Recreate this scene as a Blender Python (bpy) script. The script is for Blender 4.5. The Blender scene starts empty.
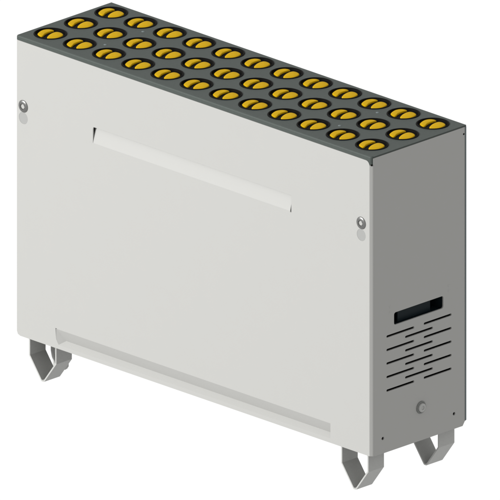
import bpy, bmesh, math, random
from mathutils import Vector, Matrix

random.seed(3)
scene = bpy.context.scene
COL = scene.collection

# ------------------------------------------------------------------ sizes (millimetres)
L, D, HT = 501.7, 133.6, 363.0      # length, depth, height of the top above the ground
RB = 3.2                            # bend radius of the front cover
S = 0.001


def P(x, y, d):
    """millimetres, d = drop below the top of the cabinet -> metres"""
    return Vector((x * S, y * S, (HT - d) * S))


# ------------------------------------------------------------------ materials
def paint(name, col, rough=0.5, spec=0.3, metal=0.0, noise=0.0, nscale=400.0, bump=0.0, bscale=1500.0):
    m = bpy.data.materials.new(name)
    m.use_nodes = True
    nt = m.node_tree
    b = nt.nodes['Principled BSDF']
    b.inputs['Base Color'].default_value = (*col, 1)
    b.inputs['Roughness'].default_value = rough
    b.inputs['Specular IOR Level'].default_value = spec
    b.inputs['Metallic'].default_value = metal
    tc = nt.nodes.new('ShaderNodeTexCoord')
    if noise > 0:
        n = nt.nodes.new('ShaderNodeTexNoise')
        n.inputs['Scale'].default_value = nscale
        n.inputs['Detail'].default_value = 4
        nt.links.new(tc.outputs['Object'], n.inputs['Vector'])
        mx = nt.nodes.new('ShaderNodeMix')
        mx.data_type = 'RGBA'
        mx.inputs[6].default_value = (*[c * (1 - noise) for c in col], 1)
        mx.inputs[7].default_value = (*[min(1, c * (1 + noise)) for c in col], 1)
        nt.links.new(n.outputs['Fac'], mx.inputs[0])
        nt.links.new(mx.outputs[2], b.inputs['Base Color'])
    if bump > 0:
        n2 = nt.nodes.new('ShaderNodeTexNoise')
        n2.inputs['Scale'].default_value = bscale
        n2.inputs['Detail'].default_value = 2
        nt.links.new(tc.outputs['Object'], n2.inputs['Vector'])
        bp = nt.nodes.new('ShaderNodeBump')
        bp.inputs['Strength'].default_value = bump
        bp.inputs['Distance'].default_value = 0.0002
        nt.links.new(n2.outputs['Fac'], bp.inputs['Height'])
        nt.links.new(bp.outputs['Normal'], b.inputs['Normal'])
    return m


M_WHITE = paint('white_powder_coat', (.2300, .2290, .2190), .55, .25, noise=.008, nscale=60, bump=.03)
M_GREY = paint('grey_steel_sheet', (.0365, .0430, .0392), .55, .10, noise=.10, nscale=300, bump=.05)
M_FOOT = paint('zinc_plated_steel', (.250, .251, .241), .5, .25, noise=.08, nscale=700, bump=.1)
M_BLACK = paint('black_plastic', (.0042, .0040, .0036), .5, .012)
M_YELLOW = paint('yellow_plastic', (.325, .197, .0022), .45, .012, noise=.16, nscale=220)
M_STEEL = paint('screw_steel', (.17, .17, .165), .3, .5, metal=1.0)
M_LOBE = paint('zinc_sheet', (.175, .176, .170), .6, .2)
M_BACK = paint('blue_grey_steel_sheet', (.088, .104, .106), .55, .10)
M_DULL = paint('dull_screw_steel', (.115, .118, .112), .4, .3, metal=0.2)
M_DARK = paint('dark_blue_black_plastic', (.0065, .0105, .0125), .4, .06)
M_INNER_SHADE = paint('inner_shade', (.02, .02, .02), .8, .0)  # near-black colour stands in for shade inside the cabinet


# ------------------------------------------------------------------ mesh helpers
def link(name, bm, mat, parent, smooth_angle=None):
    bmesh.ops.recalc_face_normals(bm, faces=bm.faces[:])
    me = bpy.data.meshes.new(name)
    bm.to_mesh(me)
    bm.free()
    mats = mat if isinstance(mat, (list, tuple)) else [mat]
    for m in mats:
        me.materials.append(m)
    o = bpy.data.objects.new(name, me)
    COL.objects.link(o)
    if parent is not None:
        o.parent = parent
    if smooth_angle:
        for p in me.polygons:
            p.use_smooth = True
        me.set_sharp_from_angle(angle=math.radians(smooth_angle))
    return o


def add_sheet(bm, outline, holes, t, mapf, bevel=0.0, mat=0):
    """flat sheet with holes: 2-D loops (mm), thickness t (mm); mapf(a, b, w) -> point, w runs 0..t"""
    cu = bpy.data.curves.new('loop', 'CURVE')
    cu.dimensions = '2D'
    cu.fill_mode = 'BOTH'
    cu.extrude = t / 2 - bevel
    cu.bevel_depth = bevel
    cu.bevel_resolution = 1
    cu.offset = -bevel
    for loop in [outline] + list(holes):
        sp = cu.splines.new('POLY')
        sp.points.add(len(loop) - 1)
        for pt, q in zip(sp.points, loop):
            pt.co = (q[0], q[1], 0, 1)
        sp.use_cyclic_u = True
    ob = bpy.data.objects.new('loop', cu)
    COL.objects.link(ob)
    dg = bpy.context.evaluated_depsgraph_get()
    me = bpy.data.meshes.new_from_object(ob.evaluated_get(dg))
    b2 = bmesh.new()
    b2.from_mesh(me)
    bmesh.ops.remove_doubles(b2, verts=b2.verts[:], dist=1e-4)
    vm = {}
    for v in b2.verts:
        vm[v] = bm.verts.new(mapf(v.co.x, v.co.y, v.co.z + t / 2))
    for f in b2.faces:
        try:
            nf = bm.faces.new([vm[v] for v in f.verts])
            nf.material_index = mat
        except ValueError:
            pass
    b2.free()
    bpy.data.objects.remove(ob)
    bpy.data.curves.remove(cu)
    bpy.data.meshes.remove(me)


def circle(cx, cy, r, n=48):
    return [(cx + r * math.cos(2 * math.pi * k / n), cy + r * math.sin(2 * math.pi * k / n)) for k in range(n)]


def rrect(x0, y0, x1, y1, r, n=6):
    pts = []
    for cx, cy, a in ((x1 - r, y1 - r, 0), (x0 + r, y1 - r, 90), (x0 + r, y0 + r, 180), (x1 - r, y0 + r, 270)):
        for k in range(n + 1):
            t = math.radians(a + 90 * k / n)
            pts.append((cx + r * math.cos(t), cy + r * math.sin(t)))
    return pts


def add_box(bm, x0, x1, y0, y1, d0, d1, mat=0):
    vs = [bm.verts.new(P(x, y, d)) for x in (x0, x1) for y in (y0, y1) for d in (d0, d1)]
    for q in ((0, 1, 3, 2), (4, 6, 7, 5), (0, 4, 5, 1), (2, 3, 7, 6), (0, 2, 6, 4), (1, 5, 7, 3)):
        f = bm.faces.new([vs[i] for i in q])
        f.material_index = mat


def add_quad(bm, pts, mat=0):
    f = bm.faces.new([bm.verts.new(p) for p in pts])
    f.material_index = mat
    return f


def add_strip_prism(bm, prof, mapf, a0, a1):
    """closed profile (list of 2-D points) pushed from a0 to a1"""
    v0 = [bm.verts.new(mapf(p, a0)) for p in prof]
    v1 = [bm.verts.new(mapf(p, a1)) for p in prof]
    n = len(prof)
    for k in range(n):
        bm.faces.new((v0[k], v0[(k + 1) % n], v1[(k + 1) % n], v1[k]))
    return v0, v1


def add_lathe(bm, prof, frame, n=40, cap=True):
    """prof (r, h) list; frame = (origin, ux, uy, uz) in metres, radii in mm"""
    o, ux, uy, uz = frame
    rings = []
    for r, h in prof:
        if r < 1e-6:
            rings.append([bm.verts.new(o + uz * h * S)])
        else:
            rings.append([bm.verts.new(o + (ux * math.cos(2 * math.pi * k / n) + uy * math.sin(2 * math.pi * k / n)) * r * S
                                       + uz * h * S) for k in range(n)])
    for a, b in zip(rings, rings[1:]):
        for k in range(n):
            k2 = (k + 1) % n
            if len(a) == 1 and len(b) == 1:
                continue
            if len(a) == 1:
                bm.faces.new((a[0], b[k], b[k2]))
            elif len(b) == 1:
                bm.faces.new((a[k], b[0], a[k2]))
            else:
                bm.faces.new((a[k], b[k], b[k2], a[k2]))


X, Y, Z = Vector((1, 0, 0)), Vector((0, 1, 0)), Vector((0, 0, 1))


def top_frame(x, y, d=0.0):
    return (P(x, y, d), X, Y, Z)


def front_frame(x, d, y=0.0):
    return (P(x, y, d), X, Z, -Y)


def side_frame(y, d, x=L):
    return (P(x, y, d), Y, Z, X)


# ------------------------------------------------------------------ the cabinet
cab = bpy.data.objects.new('cabinet', None)
COL.objects.link(cab)
cab['label'] = 'white metal cabinet on bent steel feet with yellow round sockets in its grey top'
cab['category'] = 'cabinet'

SOCK_X = [21.3 + 41.33 * i for i in range(12)]
SOCK_Y = [26.0 + 43.0 * j for j in range(3)]

# --- grey top panel, bent down over the front
RT = 1.5
bm = bmesh.new()
holes = [circle(x, y, 15.9, 40) for x in SOCK_X for y in SOCK_Y]
add_sheet(bm, [(0, RT), (L - RB, RT), (L - RB + 1.2, RT + .5), (L - RB + 1.7, RB), (L, RB), (L, D), (0, D)], holes, 1.6, lambda a, b, w: P(a, b, 1.6 - w))
NB = 8
outer = [(RT - RT * math.sin(math.pi / 2 * k / NB), RT - RT * math.cos(math.pi / 2 * k / NB)) for k in range(NB + 1)]
outer.append((0, 4.7))
inner = [(y + 1.5, d) if k > NB else (RT - (RT - 1.4) * math.sin(math.pi / 2 * k / NB),
         RT - (RT - 1.4) * math.cos(math.pi / 2 * k / NB)) for k, (y, d) in enumerate(outer)]
prof = outer + inner[::-1]
v0, v1 = add_strip_prism(bm, prof, lambda p, a: P(a, p[0], p[1]), 0.0, L - RB)
n = len(outer)
for vs in (v0, v1):
    for k in range(n - 1):
        bm.faces.new((vs[k], vs[k + 1], vs[-2 - k], vs[-1 - k]))
# corner piece between the front lip and the side: a rounded post running down to the relief hole
cprof = [(RB - y, d) for y, d in outer[:-1]] + [(RB, 9.15)]
rows = [[bm.verts.new(P(L - RB + r_ * math.sin(math.pi / 2 * k / 10), RB - r_ * math.cos(math.pi / 2 * k / 10), d)) for k in range(11)]
        for r_, d in cprof]
for a, b in zip(rows, rows[1:]):
    for k in range(10):
        bm.faces.new((a[k], a[k + 1], b[k + 1], b[k]))
add_box(bm, L - 14, L - RB + .3, .5, 1.4, 4.2, 12.0)
top = link('top_panel', bm, M_GREY, cab, 40)
top['label'] = 'dark grey top panel perforated by three rows of sockets'

for x, y in ((82.5, 42.5), (82.5, 96), (414, 42.5), (414, 96)):
    bm = bmesh.new()
    add_lathe(bm, [(0, .5), (.9, .45), (1.5, .25), (1.8, 0), (1.8, -.6)], top_frame(x, y), 20)
    link('rivet', bm, M_BACK, top, 40)

# --- sockets: black collar with two yellow pads
bm = bmesh.new()
add_lathe(bm, [(0, -1.2), (15.0, -1.2), (15.25, -.6), (15.3, .45), (15.6, .75), (16.2, .75), (16.8, .5), (16.95, .05), (16.95, -.0),
               (15.7, -.02), (15.7, -3), (0, -3)], (Vector(), X, Y, Z), 56)
sock = link('socket', bm, M_BLACK, cab, 40)


def smooth_loop(pts, n=5):
    out = []
    m = len(pts)
    for i in range(m):
        p0, p1, p2, p3 = [Vector(pts[(i + k) % m]) for k in (-1, 0, 1, 2)]
        for k in range(n):
            t = k / n
            out.append(0.5 * ((2 * p1) + (p2 - p0) * t + (2 * p0 - 5 * p1 + 4 * p2 - p3) * t * t
                              + (3 * p1 - p0 - 3 * p2 + p3) * t ** 3))
    return out


PADS = [[(-1.2, -10.3), (-3.4, -11.8), (-8.8, -10.2), (-12.0, -5.0), (-13.8, 1.6), (-12.6, 7.2), (-8.8, 10.2), (-4.4, 9.7), (-4.7, 5.4), (-4.8, .8), (-3.4, -5.4)],
        [(5.0, -9.8), (8.9, -11.9), (12.4, -9.4), (14.1, -3.0), (13.5, 3.4), (10.8, 8.2), (5.2, 10.4), (.8, 9.4), (-.4, 5.0), (.6, -1.0), (2.8, -6.2)]]


def pad_mesh(pts):
    bm = bmesh.new()
    lo = [q_ * .95 for q_ in smooth_loop(pts)]
    c = sum(lo, Vector((0, 0))) / len(lo)
    rings = []
    for s, h in ((1.0, -1.25), (1.0, -.35), (.98, -.08), (.94, .1), (.85, .26), (.6, .42), (.25, .48)):
        rings.append([bm.verts.new(Vector((*(c + (p - c) * s), h)) * S) for p in lo])
    n = len(lo)
    for a, b in zip(rings, rings[1:]):
        for k in range(n):
            bm.faces.new((a[k], a[(k + 1) % n], b[(k + 1) % n], b[k]))
    bm.faces.new(rings[-1])
    return bm


pads = [link('pad', pad_mesh(p), M_YELLOW, sock, 60) for p in PADS]
spots = [(x, y) for y in SOCK_Y for x in SOCK_X]
for i, (x, y) in enumerate(spots):
    if i == 0:
        s = sock
    else:
        s = sock.copy()
        COL.objects.link(s)
        s.parent = cab
        for p in pads:
            c = p.copy()
            COL.objects.link(c)
            c.parent = s
    s.location = P(x, y, 0)

# --- white front panel with two pressed louvres, keyholes and the bend at its right edge
TP = 5.1                      # top edge
BT = 319.3                    # bottom edge
U0, U1, UA, UB = 107.5, 388.0, 70.0, 87.0          # upper louvre
G0, G1, GA, GB = 54.5, 443.3, 298.6, 314.8         # lower louvre
bm = bmesh.new()
rc = 5.0
xr = L - RB
out = [(0, TP)]
out += [(xr - rc + rc * math.sin(math.pi / 2 * k / 6), TP + rc - rc * math.cos(math.pi / 2 * k / 6)) for k in range(7)]
out += [(xr, BT), (4.5, BT), (1.2, BT - 1.4), (0, BT - 4.5)]
kerf = [(U0, UB), (U0, UA + 2), (U0 + .8, UA), (U1, UA), (U1, UB + 1.2), (U1 - 1.4, UB + 1.2), (U1 - 1.5, UB)]
groove = [(G0, GA - .6), (G0 + 1.6, GA - .4), (G0 + 2.2, GA), (G1, GA), (G1, GB), (G0 + 4.5, GB), (G0 + 1, GB - 5)]
lobes = [circle(9.1, 86.2, 6.25, 32), circle(487.0, 86.4, 6.25, 32)]
T = 1.5
fm = lambda a, b, w: P(a, w, b)
add_sheet(bm, out, [kerf, groove] + lobes, T, fm)
# bend round the corner
arc = [(xr, 0), (xr + .9, .78), (xr + 1.8, 1.58), (xr + 2.35, 2.12), (xr + 2.8, 2.66), (xr + 3.08, 3.2), (xr + RB, 3.8), (xr + RB, 4.6)]
ins = [(xr, T), (xr + .4, T + .2), (xr + .8, T + .6), (xr + 1.1, T + .9), (xr + 1.4, T + 1.2), (xr + 1.6, T + 1.7), (xr + 1.7, T + 2.2), (xr + 1.7, 4.6)]
v0, v1 = add_strip_prism(bm, arc + ins[::-1], lambda p, d: P(p[0], p[1], d), 9.2, BT)
for vs in (v0, v1):
    for k in range(7):
        bm.faces.new((vs[k], vs[k + 1], vs[-2 - k], vs[-1 - k]))
# upper louvre blade: hinged at its lower edge, its top pushed in
UD = 3.9
add_strip_prism(bm, [(0.0, UB), (UD * .55, UA + 7), (UD, UA - 1.5), (UD + 1.3, UA - 1.2), (UD * .55 + 1.4, UA + 7.3), (1.4, UB + .2)],
                lambda p, a: P(a, p[0], p[1]), U0 + .3, U1 - 1.5)
# lower louvre: hinged at its upper edge, its bottom pushed in, with a return below and a sloped end
GD = 5.4
GM = GA + 12.2
A = [P(G0 + .6, .05, GA), P(G1, 0, GA)]
B = [P(G0 + 10.0, GD, GM), P(G1, GD, GM)]
Cc = [P(G0 + 4.5, .05, GB), P(G1, 0, GB)]
add_quad(bm, [A[0], A[1], B[1], B[0]])
add_quad(bm, [B[0], B[1], Cc[1], Cc[0]])
bm.faces.new([bm.verts.new(p) for p in (A[0], B[0], Cc[0], P(G0 + 1, .05, GB - 5))])
bm.faces.new([bm.verts.new(p) for p in (A[1], Cc[1], B[1])])
front = link('front_panel', bm, M_WHITE, cab, 30)

for x, dl in ((9.1, 86.2), (487.0, 86.4)):
    bm = bmesh.new()
    add_lathe(bm, [(0, -.12), (6.2, -.12), (6.2, -.8)], front_frame(x, dl), 28)
    link('keyhole', bm, M_LOBE, front, 40)
for x in (9.1, 487.0):
    bm = bmesh.new()
    fr = front_frame(x, 73.6)
    add_lathe(bm, [(6.5, .0), (6.5, .25), (6.1, .75), (5.2, 1.15), (4.0, 1.35), (3.0, 1.4)], fr, 36)
    o_, ux, uy, uz = fr
    ring = lambda rr, h, m=6: [bm.verts.new(o_ + (ux * math.cos(2 * math.pi * k / m) + uy * math.sin(2 * math.pi * k / m)) * rr * S + uz * h * S)
                               for k in range(m)]
    hx, hb = ring(3.0, 1.4), ring(2.8, .75)
    for k in range(6):
        bm.faces.new((hx[k], hx[(k + 1) % 6], hb[(k + 1) % 6], hb[k]))
    bm.faces.new(hb).material_index = 1  # bright glint in the hex socket painted with the light panel colour
    link('screw', bm, [M_STEEL, M_WHITE], front, 40)

# --- right side panel with its opening and vent slots
HOLE = (31.6, 101.4, 173.7, 187.0)
slots = []
for y0, d0, nrow in ((20.9, 196.6, 5), (47.3, 203.9, 4), (73.7, 196.6, 5)):
    for r in range(nrow):
        d = d0 + 14.4 * r
        slots.append(rrect(y0, d - 1.25, y0 + 39.3, d + 1.25, 1.2, 4))
bm = bmesh.new()
add_sheet(bm, [(2.1, 1.75), (131.7, 1.75), (131.7, 315.2), (128.6, 319.6), (4.6, 319.6), (4.6, 9.2), (2.1, 9.2)],
          [rrect(HOLE[0], HOLE[2], HOLE[1], HOLE[3], 2.4)] + slots + [circle(15.8, 303.6, 1.75, 18), circle(116.5, 303.4, 1.75, 18)]
          + [circle(130.4, 8.8, .1, 6)],
          T, lambda a, b, w: P(L - w, a, b))
side = link('side_panel', bm, M_WHITE, cab, 30)
side['label'] = 'right end panel with a dark opening above staggered vent slots'

# dark inlet behind the opening
bm = bmesh.new()
y0, y1, d0, d1 = HOLE[0] - 1, HOLE[1] + 1, HOLE[2] - 1, HOLE[3] + 1
x0, x1 = L - 22, L - T - .05
q = lambda x, y, d: P(x, y, d)
add_quad(bm, [q(x0, y0, d0), q(x0, y1, d0), q(x0, y1, d1), q(x0, y0, d1)])
for (ya, da), (yb, db) in (((y0, d0), (y1, d0)), ((y1, d0), (y1, d1)), ((y1, d1), (y0, d1)), ((y0, d1), (y0, d0))):
    add_quad(bm, [q(x0, ya, da), q(x0, yb, db), q(x1, yb, db), q(x1, ya, da)])
add_box(bm, L - 8, L - 5.5, 42, 88, HOLE[2] - .5, HOLE[3] + .5)
link('inlet', bm, M_DARK, side)

# round headed bolt low on the side
bm = bmesh.new()
fr = side_frame(69.6, 284.3)
add_lathe(bm, [(6.6, 0), (6.6, .4), (6.2, 1.0), (5.2, 1.1), (5.0, .5), (4.4, .5)], fr, 36)
nf = len(bm.faces)
add_lathe(bm, [(4.7, .3), (4.6, 2.3), (4.0, 2.8), (2.2, 2.9), (2.0, 2.3), (0, 2.3)], fr, 36)
bm.faces.ensure_lookup_table()
for f in bm.faces[nf:]:
    f.material_index = 1
link('bolt', bm, [M_DULL, M_FOOT], side, 35)
for y, d in ((25.9, 166), (25.9, 171.5), (109, 165), (109, 170.5)):
    bm = bmesh.new()
    add_lathe(bm, [(0, .35), (.9, .3), (1.3, 0), (1.3, -.3)], side_frame(y, d), 16)
    link('rivet', bm, M_WHITE, side, 40)

# relief holes at the side's top corners: black plugs stand in for their shade
for cx, cy, d, fr in ((0, 0, 0, (P(L - .95, .95, 8.9), Vector((1, 1, 0)).normalized(), Z, Vector((1, -1, 0)).normalized())),
                      (0, 0, 0, side_frame(130.2, 9.0))):
    bm = bmesh.new()
    add_lathe(bm, [(0, .22), (.95, .18), (1.1, -.1), (1.1, -1.2)], fr, 16)
    link('relief_hole_shade', bm, M_BLACK, side, 40)

# --- the rest of the body
bm = bmesh.new()
add_sheet(bm, [(0, 1.7), (L + .3, 1.7), (L + .3, 314.2), (L - 3, 317), (4, 317), (0, 314.2)], [], 1.7, lambda a, b, w: P(a, 131.9 + w, b))
link('back_panel', bm, M_BACK, cab)
bm = bmesh.new()
add_box(bm, 0, T, T + .1, 131.3, 1.7, 318.8)
link('side_panel', bm, M_WHITE, cab)
bm = bmesh.new()
add_box(bm, T + .1, L - T - .1, T + .1, 131.3, 316.2, 317.7)
link('bottom_panel', bm, M_WHITE, cab)
bm = bmesh.new()
add_box(bm, T + 1, L - 26, 12, 13, 6, 316)  # dark sheets added behind louvre and vents so the openings look shaded
add_box(bm, L - 27, L - 26, 13.1, 131, 6, 316)
link('added_shade_sheets', bm, M_INNER_SHADE, cab)

# --- bent strip feet
def foot_bm():
    bm = bmesh.new()
    o = [(-19.3, 317.8), (-19.3, 339.6), (-2.4, 362.4), (-1.4, 363.0), (1.4, 363.0), (2.4, 362.4), (19.3, 339.6), (19.3, 317.8)]
    i = [(-17.8, 317.8), (-17.8, 339.1), (-1.5, 361.2), (-.8, 361.5), (.8, 361.5), (1.5, 361.2), (17.8, 339.1), (17.8, 317.8)]
    f = lambda p, y: Vector((p[0] * S, y * S, (HT - p[1]) * S))
    v0, v1 = add_strip_prism(bm, o + i[::-1], f, 0, 22)
    for vs in (v0, v1):
        for k in range(7):
            bm.faces.new((vs[k], vs[k + 1], vs[-2 - k], vs[-1 - k]))
    return bm


foot = link('foot', foot_bm(), M_FOOT, cab)
for k, (xc, y) in enumerate(((472.0, 5.8), (472.0, 105.4), (30.6, 5.8), (30.6, 105.4))):
    f = foot
    if k:
        f = foot.copy()
        COL.objects.link(f)
        f.parent = cab
    f.location = (xc * S, y * S, 0)

# --- a short stub under the floor behind the left front foot
bm = bmesh.new()
add_lathe(bm, [(0, 0), (10.6, 0), (10.4, -22), (9.2, -30), (8.3, -32.5), (8.2, -39.5), (6.8, -42), (0, -42)], top_frame(21.5, 40.5, 317.8), 12)
link('cable_gland', bm, M_FOOT, cab, 25)

# ------------------------------------------------------------------ ground: made-up translucent sheet, lit from below so no shadow shows on it
bm = bmesh.new()
R = 8.0
bm.faces.new([bm.verts.new(v) for v in ((-R, -R, -.001), (R, -R, -.001), (R, R, -.001), (-R, R, -.001))])
gm = bpy.data.materials.new('shadowless_white_sheet')
gm.use_nodes = True
nt = gm.node_tree
nt.nodes.remove(nt.nodes['Principled BSDF'])
tr = nt.nodes.new('ShaderNodeBsdfTranslucent')
tr.inputs['Color'].default_value = (.97, .97, .97, 1)
nt.links.new(tr.outputs[0], nt.nodes['Material Output'].inputs['Surface'])
g = link('ground', bm, gm, None)
g['kind'] = 'structure'

# ------------------------------------------------------------------ light
w = bpy.data.worlds.new('World')
scene.world = w
w.use_nodes = True
bg = w.node_tree.nodes['Background']
bg.inputs['Color'].default_value = (1, 1, 1, 1)
bg.inputs['Strength'].default_value = 1.05

ctr = P(L / 2, D / 2, HT / 2)
la = bpy.data.lights.new('studio_lamp', 'AREA')
la.shape = 'DISK'
la.size = 1.6
la.energy = 1415
lo = bpy.data.objects.new('studio_lamp', la)
COL.objects.link(lo)
el, az = math.radians(23), math.radians(-28)
ld = Vector((math.sin(az) * math.cos(el), -math.cos(az) * math.cos(el), math.sin(el)))
lo.location = ctr + ld * 8.0
lo.rotation_euler = (-ld).to_track_quat('-Z', 'Y').to_euler()

# ------------------------------------------------------------------ camera: parallel view from the right front
cam = bpy.data.cameras.new('camera')
cam.type = 'ORTHO'
cam.ortho_scale = 0.5
cam.clip_end = 100
co = bpy.data.objects.new('camera', cam)
COL.objects.link(co)
e = math.asin(.3453)
cd = Vector((math.cos(e) * math.sqrt(.5), -math.cos(e) * math.sqrt(.5), math.sin(e)))
co.location = P(329.6, 0, 143.4) + cd * 2.0
co.rotation_euler = (-cd).to_track_quat('-Z', 'Y').to_euler()
scene.camera = co

scene.render.engine = 'CYCLES'
scene.view_settings.view_transform = 'Standard'
scene.view_settings.look = 'None'
scene.view_settings.exposure = 0
scene.view_settings.gamma = 1
